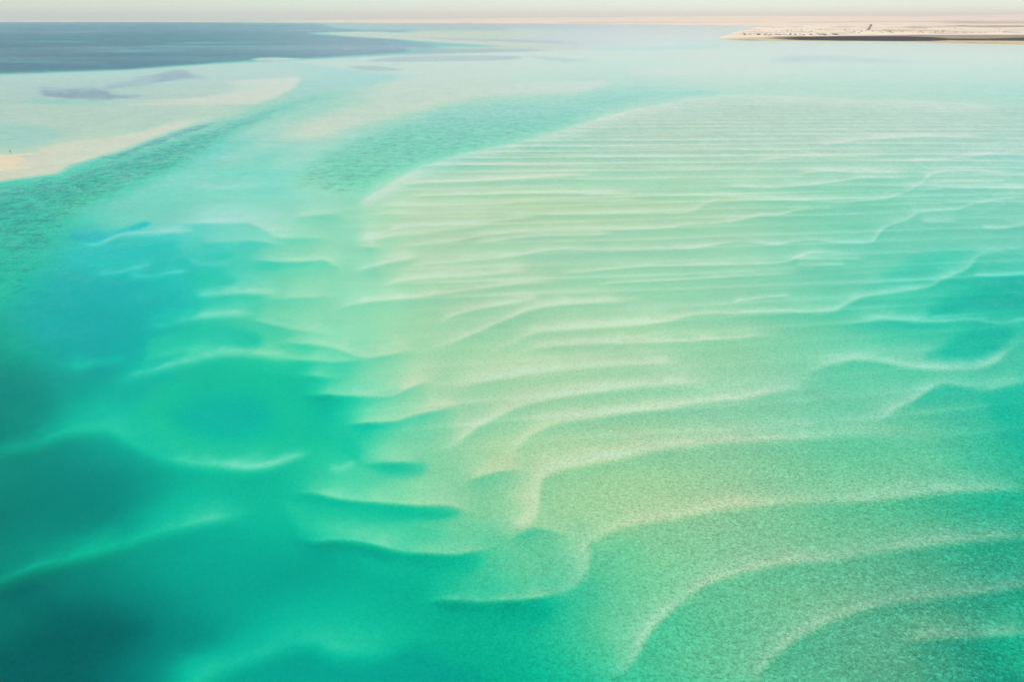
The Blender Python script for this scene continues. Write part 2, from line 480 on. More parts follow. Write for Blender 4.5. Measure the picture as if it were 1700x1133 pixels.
# left flats
patch([(-700, 124), (0, 126), (200, 119), (300, 112), (430, 105), (480, 112), (520, 127), (470, 140), (420, 160), (330, 172), (100, 172), (-700, 180)], 20, 8, tone=1.3, white=.25, dark=.08, ky=3)
patch([(57, 149), (75, 145), (120, 145), (160, 141), (172, 150), (200, 158), (245, 160), (180, 165), (120, 166), (75, 160)], 14, 10, ky=3, wob=10, grass=.9, tone=1.6, white=.9, dark=.42)
patch([(175, 140), (215, 130), (260, 121), (285, 116), (312, 117), (322, 124), (345, 129), (290, 132), (250, 139), (210, 143), (170, 150)], 14, 10, ky=3, wob=10, grass=.9, tone=1.6, white=.9, dark=.42)
patch([(0, 132), (150, 128), (250, 122), (250, 140), (150, 150), (0, 150)], 20, 20, ky=3, grass=.35)
patch([(60, 165), (200, 168), (250, 170), (150, 173), (40, 171)], 4, 6, ky=3, tone=3.0)
patch([(130, 171), (250, 168.5), (330, 171), (420, 169), (470, 158), (500, 131), (480, 128), (440, 131), (380, 136), (400, 146), (360, 157), (300, 163), (240, 166)], 8, 8, ky=3, wob=3, tone=.05, white=.35, dry=.45)
patch([(170, 172), (260, 170.6), (360, 171.2), (430, 169), (430, 171.5), (330, 174), (240, 173)], 3, 3, ky=3, tone=0, white=.35, dry=.5)
patch([(240, 150), (340, 148), (420, 139), (440, 141), (400, 151), (330, 157), (250, 158)], 8, 12, ky=3, tone=.8)
patch([(-700, 185), (0, 180), (170, 176), (330, 180), (310, 195), (230, 210), (120, 230), (0, 250), (-700, 300)], 20, 10, ky=2.5, tone=.95, white=.3, dark=.05)
patch([(0, 205), (60, 210), (100, 222), (70, 236), (0, 240)], 12, 20, ky=2.5, tone=1.9, white=.4)
# channel along the spit
patch([(-700, 420), (-700, 330), (0, 305), (120, 277), (200, 254), (290, 223), (345, 206), (410, 185), (470, 168), (520, 155), (580, 150), (540, 165), (470, 190), (420, 215), (350, 255), (300, 285), (210, 320), (140, 355), (90, 390), (0, 420)],
      30, 10, ky=1.6, wob=8, tone=4.9, white=.05, grass=.5)
patch([(-700, 380), (-700, 330), (0, 310), (130, 280), (250, 245), (330, 225), (280, 262), (180, 305), (80, 350), (0, 390)], 26, 20, ky=1.6, wob=10, tone=5.4, grass=.56, white=.05, k=.8)
patch([(120, 262), (190, 255), (235, 238), (300, 215), (350, 206), (300, 226), (240, 248), (190, 264)], 4, 5, ky=1.6, wob=4, tone=4.5, grass=.8, k=.7)
patch([(-700, 520), (-700, 330), (0, 330), (60, 330), (110, 370), (90, 420), (60, 470), (0, 500)], 40, 40, ky=1.3, wob=10, tone=5.7, grass=.46, white=.15, k=.8)
# pale tongue between the channels
patch([(690, 128), (760, 140), (800, 150), (880, 155), (800, 158), (700, 180), (620, 207), (540, 240), (490, 270), (450, 285), (380, 290), (360, 268), (410, 240), (480, 205), (560, 178), (640, 158), (650, 140)],
      40, 16, ky=1.8, wob=6, tone=.1, white=.4)
patch([(540, 235), (490, 270), (470, 300), (470, 335), (400, 352), (300, 362), (215, 372), (170, 372), (230, 330), (300, 290), (370, 255), (450, 225)], 50, 30, ky=1.6, wob=6, tone=3.9, white=.5, grass=0, k=.85)
patch([(660, 126), (770, 140), (810, 150), (760, 155), (690, 172), (600, 196), (530, 205), (600, 180), (670, 150)], 14, 14, ky=2, tone=.5, white=.3)
patch([(820, 138), (900, 136), (960, 134), (1012, 134), (1005, 142), (960, 152), (900, 155), (820, 154)], 6, 6, ky=3, tone=.3, white=.45)
# second channel
patch([(470, 296), (500, 262), (560, 232), (620, 212), (700, 182), (790, 160), (880, 158), (960, 154), (1010, 143), (1080, 140), (1200, 146), (1240, 157), (1150, 164), (1050, 182), (950, 211), (850, 239), (740, 264), (690, 279), (640, 308), (600, 330), (530, 330), (480, 318)],
      34, 6, ky=1.8, wob=5, tone=3.2, white=.28, grass=.38)
patch([(500, 290), (560, 250), (640, 215), (760, 200), (900, 190), (960, 200), (850, 236), (740, 262), (660, 292), (600, 315), (530, 300)], 30, 20, ky=1.8, wob=6, tone=3.9, grass=.44, white=.1, k=.7)
# right far shallows
patch([(1040, 112), (1200, 108), (1300, 112), (1360, 119), (1300, 125), (1200, 127), (1060, 124)], 10, 6, ky=3, tone=.3, white=.3)
patch([(1200, 72), (1500, 76), (1700, 84), (2400, 90), (2400, 108), (1700, 104), (1560, 104), (1400, 98), (1250, 100), (1190, 92)], 20, 14, ky=3, tone=.6, white=.3)
patch([(1272, 102), (1290, 93), (1330, 89), (1420, 92), (1500, 98), (1540, 105), (1450, 105), (1380, 103), (1300, 105)], 14, 10, ky=3, tone=.8, white=.45, grass=.5, dark=.15)
patch([(1600, 146), (1660, 148), (1720, 153), (1700, 158), (1640, 152)], 6, 8, ky=3, tone=2.4, white=.5)
# blue pool under the pale tongue
patch([(112, 392), (128, 400), (146, 404), (166, 403), (192, 389), (232, 382), (252, 372), (240, 367), (212, 376), (180, 384), (150, 384), (122, 387)], 7, 4, tone=6.6, white=1)
patch([(30, 470), (90, 440), (190, 452), (270, 470), (325, 500), (310, 525), (250, 545), (190, 575), (110, 590), (50, 560), (20, 510)], 45, 25, tone=7.1, white=.75, k=.7)
patch([(110, 420), (200, 410), (290, 400), (270, 425), (220, 445), (150, 450)], 14, 20, tone=6.0, white=.75, k=.8)
patch([(305, 455), (340, 448), (375, 455), (392, 468), (372, 478), (345, 480), (322, 470)], 10, 10, tone=5.9, white=.4)
patch([(345, 425), (370, 418), (385, 424), (365, 432)], 6, 8, tone=5.2, white=.5, k=.8)
# emerald pools
patch([(250, 560), (320, 542), (380, 540), (425, 550), (437, 566), (425, 580), (360, 584), (290, 590), (240, 600)], 12, 8, tone=5.9, white=.3)
patch([(250, 640), (300, 610), (370, 592), (440, 598), (500, 625), (545, 655), (562, 690), (545, 715), (515, 745), (450, 762), (370, 765), (290, 750), (240, 715), (220, 670)], 40, 14, tone=6.2, white=.05)
patch([(270, 680), (330, 650), (410, 645), (460, 680), (440, 725), (360, 735), (300, 715)], 40, 25, tone=7.3, white=.45, k=.85)
patch([(602, 770), (640, 766), (700, 768), (706, 782), (690, 790), (640, 788)], 10, 12, tone=5.6, k=.7)
patch([(530, 720), (575, 722), (600, 750), (580, 775), (550, 760)], 14, 14, tone=6.1, k=.8)
patch([(470, 835), (540, 825), (640, 836), (720, 842), (760, 850), (740, 862), (640, 868), (560, 880), (500, 880)], 14, 10, tone=5.6, k=.9)
patch([(565, 880), (640, 872), (700, 880), (760, 890), (740, 905), (650, 902)], 10, 14, tone=4.8, k=.6)
patch([(600, 920), (700, 925), (760, 925), (800, 930), (760, 960), (680, 960), (620, 945)], 14, 14, tone=6.0, k=.7)
patch([(700, 1000), (800, 1003), (880, 1003), (920, 1010), (880, 1040), (760, 1030)], 14, 14, tone=6.2, k=.8)
patch([(970, 930), (1000, 910), (1060, 900), (1060, 930), (1010, 950), (980, 950)], 14, 14, tone=3.6, k=.6)
# deep lower left
patch([(-200, 640), (20, 610), (80, 650), (70, 690), (0, 705), (-200, 720)], 40, 30, tone=8.7, white=.1, dark=.05, k=.8)
patch([(20, 850), (90, 820), (180, 835), (120, 870), (50, 890), (0, 890)], 30, 30, tone=8.9, white=.1, dark=.1, k=.8)
patch([(-300, 1000), (60, 1010), (140, 1000), (230, 1025), (190, 1060), (130, 1110), (80, 1160), (-300, 1160)], 40, 40, tone=9.8, white=.0, dark=.42, k=.9)
patch([(-300, 960), (0, 965), (60, 990), (0, 1050), (-300, 1050)], 40, 40, dark=.2, tone=9.3, white=0)
patch([(320, 1133), (400, 1095), (470, 1065), (525, 1062), (560, 1080), (620, 1080), (690, 1060), (760, 1095), (830, 1133), (830, 1200), (320, 1200)], 26, 16, tone=7.6, white=.25)
# right teal pools
patch([(1440, 480), (1520, 430), (1590, 415), (1620, 420), (1590, 445), (1540, 468), (1480, 478)], 14, 16, tone=5.0, white=.1, k=.9)
patch([(1560, 500), (1640, 470), (1720, 462), (1760, 500), (1700, 524), (1610, 524), (1540, 526)], 18, 14, tone=6.5, white=.05)
patch([(1540, 590), (1580, 565), (1620, 540), (1670, 540), (1680, 560), (1655, 585), (1610, 602)], 14, 14, tone=6.2, white=.05)
patch([(1640, 660), (1720, 645), (1760, 700), (1720, 760), (1670, 720)], 20, 20, tone=5.6, white=.05)
patch([(1650, 830), (1720, 820), (1760, 850), (1700, 875), (1660, 860)], 12, 24, tone=5.2, k=.9)
patch([(1640, 1040), (1720, 990), (1760, 1133), (1680, 1100)], 20, 40, tone=5.0, dark=.1, k=.7)

stk = fbm(GXW / 700, GYW / 160, 4)
sea_m = (1 - sstep(84, 118, PY)) * (1 - sstep(500, 900, PX)) * sstep(6, 9, V)
DARK += sea_m * np.clip(0.30 * stk, 0, 1)
V -= sea_m * 5.0 * sstep(.42, .75, fbm(GXW / 500 + 5, GYW / 60, 3))
# ---- sand-wave trains of the wide bank, about 19 m apart, and their finer cousins
BANK = [(565, 352), (600, 335), (640, 310), (690, 280), (740, 265), (790, 252), (850, 240), (900, 225), (950, 212), (1000, 197), (1050, 183), (1100, 174), (1150, 165), (1200, 159.5), (1250, 159), (1320, 161), (1400, 164), (1500, 168), (1600, 172), (1700, 177), (2400, 200)]
bank_y = np.interp(PX, [p[0] for p in BANK], [p[1] for p in BANK], left=400)
below = PY - bank_y
on_bank = sstep(-1, 3, below) * (PX > 560)
warp = 9.0 * fbm(GXW / 260, GYW / 240, 3) + 2.2 * fbm(GXW / 70 + 9, GYW / 60, 2)
#       wavelength, height, first row, last row, offset, slant
for wl, am, lo, hi, off, sl in ((21.0, 1.15, 150, 350, 0.0, -0.03), (34.0, 0.7, 200, 400, 7.7, 0.10), (14.0, 0.80, 290, 540, 4.4, -0.10), (9.5, 0.50, 420, 780, 1.4, -0.16)):
    ph = (GYW + GXW * sl + warp * (1 if wl > 20 else .6)) / wl + off
    fr = ph - np.floor(ph)
    saw = np.exp(-fr / 0.24) + np.exp(-((1 - fr) / 0.10) ** 2) - 0.33
    brk = 0.35 + 0.65 * sstep(-0.4, 0.35, fbm(GXW / 220 + off, GYW / 26, 3))
    env = on_bank * sstep(lo - 15, lo + 45, PY) * (1 - sstep(hi - 90, hi, PY)) * (0.25 + 0.75 * sstep(600, 800, PX))
    V -= 1.25 * am * saw * brk * env
    CR += 1.7 * am * saw * brk * env
ph = (GYW + 0.5 * GXW + 9 * fbm(GXW / 160, GYW / 160, 3)) / 26.0
fr = ph - np.floor(ph)
CR -= 0
chan = (1 - on_bank) * sstep(160, 185, PY) * (1 - sstep(310, 335, PY)) * sstep(520, 600, PX)
V -= 0.55 * chan * np.exp(-(np.minimum(fr, 1 - fr) / 0.10) ** 2) * sstep(0.05, 0.6, fbm(GXW / 50 + 3, GYW / 25, 3))

# ---- crests (photo pixels, left to right)
crest(BANK[:-1], 1.2, 2.5, 14, .0, 20, (.05, .10))
T = dict(amp=1.15, wf=6, wn=2.6, d=.35, wr=14)
for p in (
    [(653, 305), (704, 301), (767, 299), (830, 296), (901, 291), (1002, 288)],
    [(666, 324), (729, 322), (830, 319), (952, 319), (1053, 318)],
    [(612, 348), (640, 342), (704, 341), (779, 339), (830, 337), (876, 334), (926, 333), (1028, 332), (1091, 333)],
    [(600, 359), (640, 355), (704, 355), (767, 353), (830, 353), (926, 355), (1002, 355), (1091, 354), (1141, 351), (1167, 339), (1192, 331), (1240, 330)],
    [(628, 384), (666, 377), (704, 374), (754, 371), (830, 365), (900, 360)],
    [(648, 410), (691, 405), (729, 401), (754, 398), (792, 391), (830, 386), (876, 382), (926, 379), (1028, 379), (1104, 377), (1154, 371), (1200, 368), (1238, 362), (1265, 356), (1297, 355), (1326, 348), (1376, 346), (1429, 345)],
    [(780, 402), (876, 392), (952, 389), (1028, 388)],
    [(666, 447), (691, 439), (729, 435), (779, 430), (830, 426), (870, 420), (901, 414), (939, 411), (1002, 412), (1104, 409), (1141, 410), (1179, 405), (1230, 397), (1262, 389)],
    [(914, 454), (977, 448), (1028, 442), (1078, 438), (1154, 438), (1259, 436), (1303, 432), (1326, 424), (1347, 417), (1391, 417), (1430, 415)],
    [(977, 473), (1015, 468), (1078, 465), (1154, 461), (1205, 458), (1260, 455), (1330, 452)],
    [(1200, 402), (1244, 400), (1288, 403), (1318, 398), (1356, 396), (1391, 400), (1444, 400), (1459, 386), (1474, 374), (1509, 362), (1524, 353), (1553, 349), (1588, 347), (1612, 339), (1647, 331), (1700, 326), (1760, 322)],
    [(1180, 329), (1274, 329), (1347, 332), (1406, 334), (1450, 331), (1488, 323), (1518, 309), (1535, 298), (1553, 286), (1612, 283), (1700, 289)],
    [(1318, 289), (1362, 283), (1435, 284), (1509, 285)],
    [(1200, 306), (1288, 309), (1391, 299), (1435, 293), (1524, 296)],
    [(1529, 301), (1600, 300), (1682, 298)], [(1524, 312), (1610, 311), (1720, 312)],
    [(1626, 377), (1659, 379), (1700, 371), (1740, 366)], [(1612, 455), (1659, 456), (1720, 451)],
    [(1312, 428), (1376, 427), (1441, 427)], [(1318, 437), (1406, 437)], [(1524, 368), (1594, 368)],
    [(1212, 500), (1259, 493), (1318, 489)],
    [(1350, 242), (1390, 236), (1440, 229), (1500, 226), (1560, 224), (1640, 226)],
    [(1250, 266), (1310, 258), (1350, 257), (1420, 259), (1480, 257)], [(1500, 268), (1580, 262), (1640, 255), (1720, 250)],
):
    crest(p, taper=(.12, .15), **T)
M = dict(amp=1.3, wf=13, wn=4, d=.40, wr=22)
for p in (
    [(577, 399), (628, 393), (678, 386), (729, 381), (779, 375), (830, 367)],
    [(585, 449), (615, 442), (653, 432), (700, 424)],
    [(628, 477), (653, 468), (678, 463), (729, 458), (779, 455), (830, 451), (890, 445)],
    [(538, 525), (557, 515), (577, 505), (602, 500), (640, 495), (678, 492), (716, 487), (767, 480), (830, 473), (876, 468), (942, 468)],
    [(725, 536), (754, 520), (792, 510), (838, 503), (901, 491)],
    [(700, 580), (734, 571), (767, 558), (805, 542), (851, 523), (883, 511), (926, 504), (977, 500), (1078, 497)],
    [(775, 612), (800, 592), (830, 575), (858, 562), (880, 552), (901, 547), (952, 543), (1028, 539), (1091, 533), (1129, 525), (1167, 518), (1229, 517), (1288, 515), (1347, 515), (1382, 514), (1406, 502), (1435, 489), (1479, 483), (1538, 474), (1568, 459), (1603, 445), (1621, 424), (1641, 416), (1700, 409), (1760, 404)],
    [(840, 597), (876, 579), (901, 573), (952, 569), (1002, 567), (1078, 565), (1154, 563), (1229, 558), (1259, 555), (1320, 556)],
    [(1376, 540), (1406, 534), (1450, 528), (1479, 527), (1524, 532), (1568, 532), (1612, 528), (1656, 534), (1700, 530), (1760, 526)],
):
    crest(p, taper=(.2, .2), **M)
B = dict(amp=1.4, wf=22, wn=6, d=.45, wr=34)
for p in (
    [(741, 652), (759, 641), (792, 630), (851, 620), (914, 612), (977, 606), (1053, 601), (1104, 599), (1150, 597)],
    [(711, 757), (729, 745), (754, 737), (772, 722), (795, 705), (825, 689), (863, 671), (914, 659), (977, 649), (1040, 640), (1116, 634), (1167, 630), (1205, 622)],
    [(838, 778), (851, 750), (871, 727), (894, 712), (926, 699), (977, 692), (1040, 682), (1104, 674), (1167, 664), (1229, 659), (1274, 650), (1318, 644), (1370, 639)],
    [(1309, 622), (1347, 611), (1382, 600), (1421, 594), (1459, 596), (1509, 605), (1553, 609), (1612, 608), (1641, 602), (1662, 590), (1682, 572), (1710, 560)],
    [(1429, 705), (1459, 693), (1488, 675), (1518, 661), (1538, 646), (1559, 634), (1582, 633), (1612, 638), (1641, 643), (1671, 637), (1720, 628)],
):
    crest(p, taper=(.2, .2), **B)
L = dict(amp=1.5, wf=30, wn=9, d=.45, wr=50)
for p in (
    [(815, 902), (844, 880), (875, 864), (888, 842), (889, 812), (901, 787), (932, 774), (977, 764), (1028, 755), (1078, 743), (1141, 735), (1200, 729), (1274, 726), (1347, 721), (1406, 716), (1494, 715), (1570, 717)],
    [(860, 996), (903, 988), (941, 974), (964, 953), (972, 926), (970, 903), (991, 886), (1020, 874), (1064, 863), (1123, 854), (1182, 842), (1259, 834), (1332, 828), (1406, 828), (1465, 823), (1553, 813), (1700, 806), (1780, 801)],
    [(985, 1130), (1030, 1112), (1050, 1090), (1064, 1064), (1079, 1041), (1108, 1012), (1138, 988), (1167, 968), (1197, 956), (1229, 946), (1274, 936), (1318, 929), (1376, 925), (1421, 916), (1465, 909), (1524, 903), (1597, 894), (1700, 887), (1780, 882)],
    [(1245, 1160), (1253, 1129), (1268, 1098), (1297, 1073), (1332, 1048), (1376, 1027), (1421, 1010), (1465, 998), (1524, 989), (1582, 983), (1641, 977), (1700, 968), (1780, 960)],
    [(1480, 1062), (1560, 1052), (1640, 1050), (1740, 1044)],
):
    crest(p, taper=(.14, .16), **L)
# lee edges: pale above, an abrupt dark drop below
E = dict(amp=1.15, wf=24, wn=4.0, d=1.0, wr=24, sharp=.15, tint=.45)
for p, k in (
    ([(273, 367), (354, 369), (405, 367), (415, 368), (433, 375), (456, 389), (483, 392), (514, 392), (567, 395)], 1),
    ([(316, 399), (367, 399), (417, 396), (463, 404), (490, 407)], .8),
    ([(405, 428), (433, 430), (476, 432), (514, 431), (539, 429), (560, 440), (582, 449)], 1.2),
    ([(470, 358), (500, 357), (530, 354), (558, 353), (590, 358)], 1),
    ([(585, 408), (610, 408), (645, 410)], .9),
    ([(451, 566), (501, 568), (542, 572), (572, 580), (597, 589), (615, 591), (653, 584), (686, 579), (702, 582)], 1),
    ([(460, 594), (520, 597), (580, 597), (620, 594)], .8), ([(480, 618), (520, 621), (580, 624)], .8),
    ([(489, 651), (526, 651), (602, 654), (648, 652), (670, 645), (691, 636), (714, 631), (735, 639)], 1.4),
    ([(560, 698), (602, 699), (653, 696), (678, 689), (716, 680), (754, 674), (776, 680)], 1.5),
    ([(590, 766), (640, 764), (712, 768)], .9),
    ([(755, 808), (779, 795), (805, 787), (838, 780), (880, 779)], 1.2),
    ([(471, 815), (518, 815), (562, 825), (635, 832), (694, 837), (738, 837), (767, 844), (800, 861)], 1.3),
    ([(473, 873), (518, 894), (562, 893), (606, 898), (650, 910), (694, 916), (753, 918), (797, 913), (835, 905)], 1.4),
    ([(838, 909), (853, 889), (888, 875), (926, 881), (953, 896), (962, 908)], .9),
    ([(690, 992), (760, 994), (800, 996), (859, 994), (905, 988), (945, 974)], 1.5),
    ([(330, 500), (380, 485), (430, 484), (480, 480)], .5),
    ([(430, 495), (470, 492), (530, 490), (565, 488)], .8),
    ([(400, 526), (440, 533), (500, 545), (560, 552)], .8),
):
    e = dict(E); e['amp'] *= k
    crest(p, taper=(.25, .25), **e)
# soft crests in the deep water, left
for p, a, wf, wn_, d, wr in (
    ([(121, 399), (142, 404), (164, 404), (192, 391), (215, 387), (278, 384), (335, 382)], 1.5, 8, 3.5, .1, 12),
    ([(150, 455), (200, 450), (240, 440), (262, 432)], 1.2, 5, 5, .1, 9), ([(205, 456), (250, 458), (290, 450), (320, 449)], 1.2, 5, 5, .1, 9),
    ([(310, 420), (330, 436), (390, 434)], .8, 5, 5, .2, 9), ([(300, 305), (330, 308), (380, 310), (430, 308), (448, 315)], .8, 8, 4, .2, 9),
    ([(312, 490), (350, 486), (400, 483), (440, 484), (470, 488)], 1.4, 12, 5, .3, 12),
    ([(230, 545), (266, 538), (300, 530), (340, 523), (390, 519), (430, 518)], 1.7, 14, 6, .15, 14),
    ([(110, 608), (140, 603), (180, 595), (215, 590)], 1.0, 9, 6, .3, 16),
    ([(180, 640), (215, 623), (260, 610), (300, 600), (345, 588), (385, 582), (430, 583), (470, 588), (520, 593)], 2.1, 14, 8, .1, 20),
    ([(-60, 750), (0, 740), (60, 730), (100, 716), (140, 708), (180, 706), (215, 725), (260, 748), (300, 762), (360, 768), (410, 772), (450, 768), (490, 756), (525, 744)], 1.3, 30, 9, .55, 34),
    ([(360, 767), (410, 772), (450, 767), (490, 755), (525, 744)], 1.1, 8, 6, .1, 10),
    ([(540, 775), (575, 772), (592, 758)], 1.3, 8, 7, .1, 10),
    ([(-80, 985), (0, 952), (60, 932), (130, 915), (200, 895), (270, 875), (330, 862), (400, 848), (440, 835)], 1.9, 26, 9, .55, 40),
    ([(250, 1165), (320, 1128), (380, 1098), (430, 1080), (480, 1065), (520, 1058), (560, 1074), (620, 1078), (680, 1058), (720, 1045)], 1.3, 45, 14, .3, 40),
    ([(0, 560), (60, 580), (110, 600), (160, 602)], .6, 14, 14, 0, 10),
):
    crest(p, a * .9, wf, wn_ * 1.3, d, wr, (.2, .2), sharp=.2, tint=.6)

# ---- the bare spit on the left
patch([(-700, 330), (-700, 300), (0, 257), (60, 246), (100, 236), (170, 228), (230, 217), (300, 199), (332, 203), (285, 219), (200, 250), (120, 275), (0, 303)], 12, 5, ky=2.5, tone=.12, white=.45, grass=0, dry=.45)
patch([(-700, 318), (-700, 305), (0, 258), (60, 248), (110, 237), (180, 229), (240, 217), (300, 201), (250, 219), (160, 240), (100, 255), (0, 290)], 10, 6, ky=2.5, tone=0.0, white=.4, grass=0, dry=.5)
V += 0.25 * WOB * sstep(2.0, 4.0, V) * sstep(300, 420, PY) * 0.5
CR *= 1 - 0.85 * sstep(4.0, 5.8, V)
DARK = DARK + 0.10 * (1 - sstep(150, 330, PY)) * sstep(40, 60, PY) + sstep(565, 800, PX) * on_bank * 0.10 + 0.06 * sstep(300, 360, PY) - 0.085 * np.clip(CR, -1.2, 1.6) * sstep(140, 170, PY)
DARK = np.clip(DARK, 0, 1) * (1 - np.clip(2 * DRY, 0, 1))
WHITE = WHITE + 0.22 * sstep(430, 620, PX) * sstep(330, 420, PY) * (1 - sstep(650, 850, PY))
WHITE = np.clip(WHITE + 0.30 * np.clip(CR, 0, 1.3) * sstep(140, 170, PY), 0, 1)
V = np.clip(V, 0.0 + 0.9 * sstep(290, 330, PY), 12)
LPATH = np.interp(V, TONE_L[0], TONE_L[1])
DEPTH = LPATH / (1.0 / SDEP + 1.0 / math.sin(SUN_EL))
Z = -DEPTH
# dry crown of the spit
DX0 = [(-700, 312), (-700, 280), (0, 257.5), (18, 257.5), (32, 260), (42, 264), (36, 268), (20, 275), (0, 283)]
w = window(DX0, 20, 20)
pp = smooth_pts(DX0 + [DX0[0]])
d_, _, _ = seg_dist(PX[w], PY[w] * 2.5, pp, 2.5)
ins = np.zeros(d_.shape, bool)
for (x0, y0), (x1, y1) in zip(pp[:-1], pp[1:]):
    if y0 != y1:
        ins ^= ((y0 <= PY[w]) != (y1 <= PY[w])) & (PX[w] < x0 + (PY[w] - y0) * (x1 - x0) / (y1 - y0))
sdd = np.where(ins, d_, -d_) + 1.2 * WOB2[w]
DRY[w] = np.maximum(DRY[w], sstep(-1.0, 2.0, sdd))
Z[w] = np.where(sdd > 0, np.maximum(0.012, 0.06 + 0.016 * np.minimum(sdd, 40)), Z[w])
# relief of the sand and its painted wave light: strongest on the near shallow bank, fading into the soft deep pools
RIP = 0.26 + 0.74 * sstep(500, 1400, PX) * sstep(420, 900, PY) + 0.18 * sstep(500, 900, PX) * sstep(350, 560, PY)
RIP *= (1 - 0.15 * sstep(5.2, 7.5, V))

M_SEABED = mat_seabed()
dryface = (DRY[:-1, :-1] + DRY[1:, :-1] + DRY[:-1, 1:] + DRY[1:, 1:]) > 2.0
attrs = dict(white=WHITE, dark=DARK, grass=GRASS, ripple=RIP, dry=DRY)
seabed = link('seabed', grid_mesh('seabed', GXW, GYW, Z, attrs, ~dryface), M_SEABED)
seabed['kind'] = 'structure'
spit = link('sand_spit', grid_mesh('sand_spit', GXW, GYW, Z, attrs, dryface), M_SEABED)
spit['kind'] = 'structure'

# ---------------------------------------------------------------- the water: one closed body from above the lowest bed to the surface
wpx = axis([(-2200, -100, 100), (-100, 1800, 20), (1800, 3900, 100)])
wpy = axis([(34.4, 40, 0.4), (40, 130, 1.5), (130, 400, 9), (400, 1200, 40), (1200, 2300, 220)])
WPX, WPY = np.meshgrid(wpx, wpy)
WX, WY, _ = ground(WPX, WPY)
CH = np.full(WPX.shape, 1.0)
sea_lo = np.interp(WPX, [-2200, 0, 200, 300, 430, 600, 800, 950, 1100], [122, 122, 115, 108, 101, 93, 86, 82, 70])
opn = (1 - sstep(-2.0, 3.0, WPY - sea_lo)) * (1 - sstep(780, 1120, WPX))
slick = sstep(.0, .5, fbm(WX / 900, WY / 420, 3))
CH += opn * (13.0 - 6.0 * slick) * (1 - 0.72 * sstep(220, 620, WPX))
calm = (1 - sstep(120, 170, WPY)) * (1 - opn)
CH = CH * (1 - 0.75 * calm)
nr_, nc_ = WPX.shape
ti = np.arange(nr_ * nc_).reshape(nr_, nc_)
vt = np.stack([WX, WY, 0 * WX], -1).reshape(-1, 3)
vb = vt + np.array([0, 0, -30.0])
fq = []
top = np.stack([ti[:-1, :-1], ti[1:, :-1], ti[1:, 1:], ti[:-1, 1:]], -1).reshape(-1, 4)
N_ = nr_ * nc_
rim = list(ti[0, :]) + list(ti[1:, -1]) + list(ti[-1, -2::-1]) + list(ti[-2:0:-1, 0])
side = [(rim[i], rim[(i + 1) % len(rim)], rim[(i + 1) % len(rim)] + N_, rim[i] + N_) for i in range(len(rim))]
me = bpy.data.meshes.new('lagoon_water')
me.from_pydata(np.vstack([vt, vb]).tolist(), [], top.tolist() + (top + N_)[:, ::-1].tolist() + [tuple(int(q) for q in f) for f in side])
at = me.attributes.new('chop', 'FLOAT', 'POINT')
at.data.foreach_set('value', np.concatenate([CH.reshape(-1), CH.reshape(-1)]).astype(np.float32))
bm = bmesh.new(); bm.from_mesh(me); bmesh.ops.recalc_face_normals(bm, faces=bm.faces); bm.to_mesh(me); bm.free()
water = link('lagoon_water', me, mat_water())
water['kind'] = 'structure'

# ---------------------------------------------------------------- land: far desert shore and the flat peninsula
M_DESERT = mat_desert()


def land_z(D, row):
    """height of a point at forward distance D that shows at photo row"""
    yc = (566.5 - np.asarray(row, float)) / FPX
    dep = PITCH - np.arctan(yc)
    return ALT - D * np.tan(dep)


lx = axis([(-700, -40, 20), (-40, 1740, 4), (1740, 2400, 20)])
shore_row = np.interp(lx, [-700, 0, 200, 400, 500, 700, 900, 1100, 1200, 1300, 1700, 2400], [35.4, 35.8, 36.0, 36.5, 36.9, 37.6, 38.4, 40.2, 41.6, 41.8, 42, 43])
ridge_row = np.interp(lx, [-700, 0, 130, 300, 400, 470, 560, 640, 700, 800, 900, 1000, 1200, 1320, 1450, 1530, 1600, 1700, 2400], [33.5, 33.6, 33.8, 34.8, 35.2, 34.4, 32.6, 31.4, 31.6, 30.2, 28.8, 27.4, 26.4, 25.6, 26.2, 26.6, 24.6, 22.6, 20])
ridge_row = ridge_row + 0.45 * fbm(lx / 60, lx * 0 + 3.3, 4) * np.interp(lx, [0, 500, 900], [.4, .8, 1.3])
_, D0, _ = ground(lx, shore_row, 0.0)
NR = 26
us = np.linspace(0, 1, NR)
LX = np.zeros((NR, len(lx))); LY = LX.copy(); LZ = LX.copy(); PRX = LX.copy(); PRY = LX.copy()
span = np.interp(lx, [-700, 400, 1000, 2400], [1500, 2500, 5200, 6500])
for j, u in enumerate(us):
    D = D0 - 60 + span * u ** 1.3
    row = shore_row + 0.05 + (ridge_row - shore_row - 0.05) * (0.62 * u + 0.38 * u ** 2.2)
    z = np.maximum(land_z(D, row), 0.05 + 3 * u) + (6 * u) * fbm(lx / 30, lx * 0 + 7 * u, 3)
    if j == 0:
        z = np.full_like(z, -1.5)
    t = D / (math.cos(PITCH) + (566.5 - row) / FPX * math.sin(PITCH))
    LX[j] = (lx - 850) / FPX * t; LY[j] = D; LZ[j] = z; PRX[j] = lx; PRY[j] = row
# back slope
LX = np.vstack([LX, LX[-1:] * 1.1]); LY = np.vstack([LY, LY[-1:] * 1.1]); LZ = np.vstack([LZ, np.full((1, len(lx)), -50.0)])
PRX = np.vstack([PRX, lx[None]]); PRY = np.vstack([PRY, ridge_row[None]])


def strip(X, Y, x0, x1, yl, yr, h, soft=0.6, fx=60):
    """a band of ground from x0 to x1, centre running from row yl to yr, half-height h"""
    yc = yl + (yr - yl) * (X - x0) / (x1 - x0)
    return sstep(h + soft, max(h - soft, 0), np.abs(Y - yc)) if False else (1 - sstep(h - soft * .5, h + soft * .5, np.abs(Y - yc))) * sstep(x0, x0 + fx, X) * (1 - sstep(x1 - fx, x1, X))


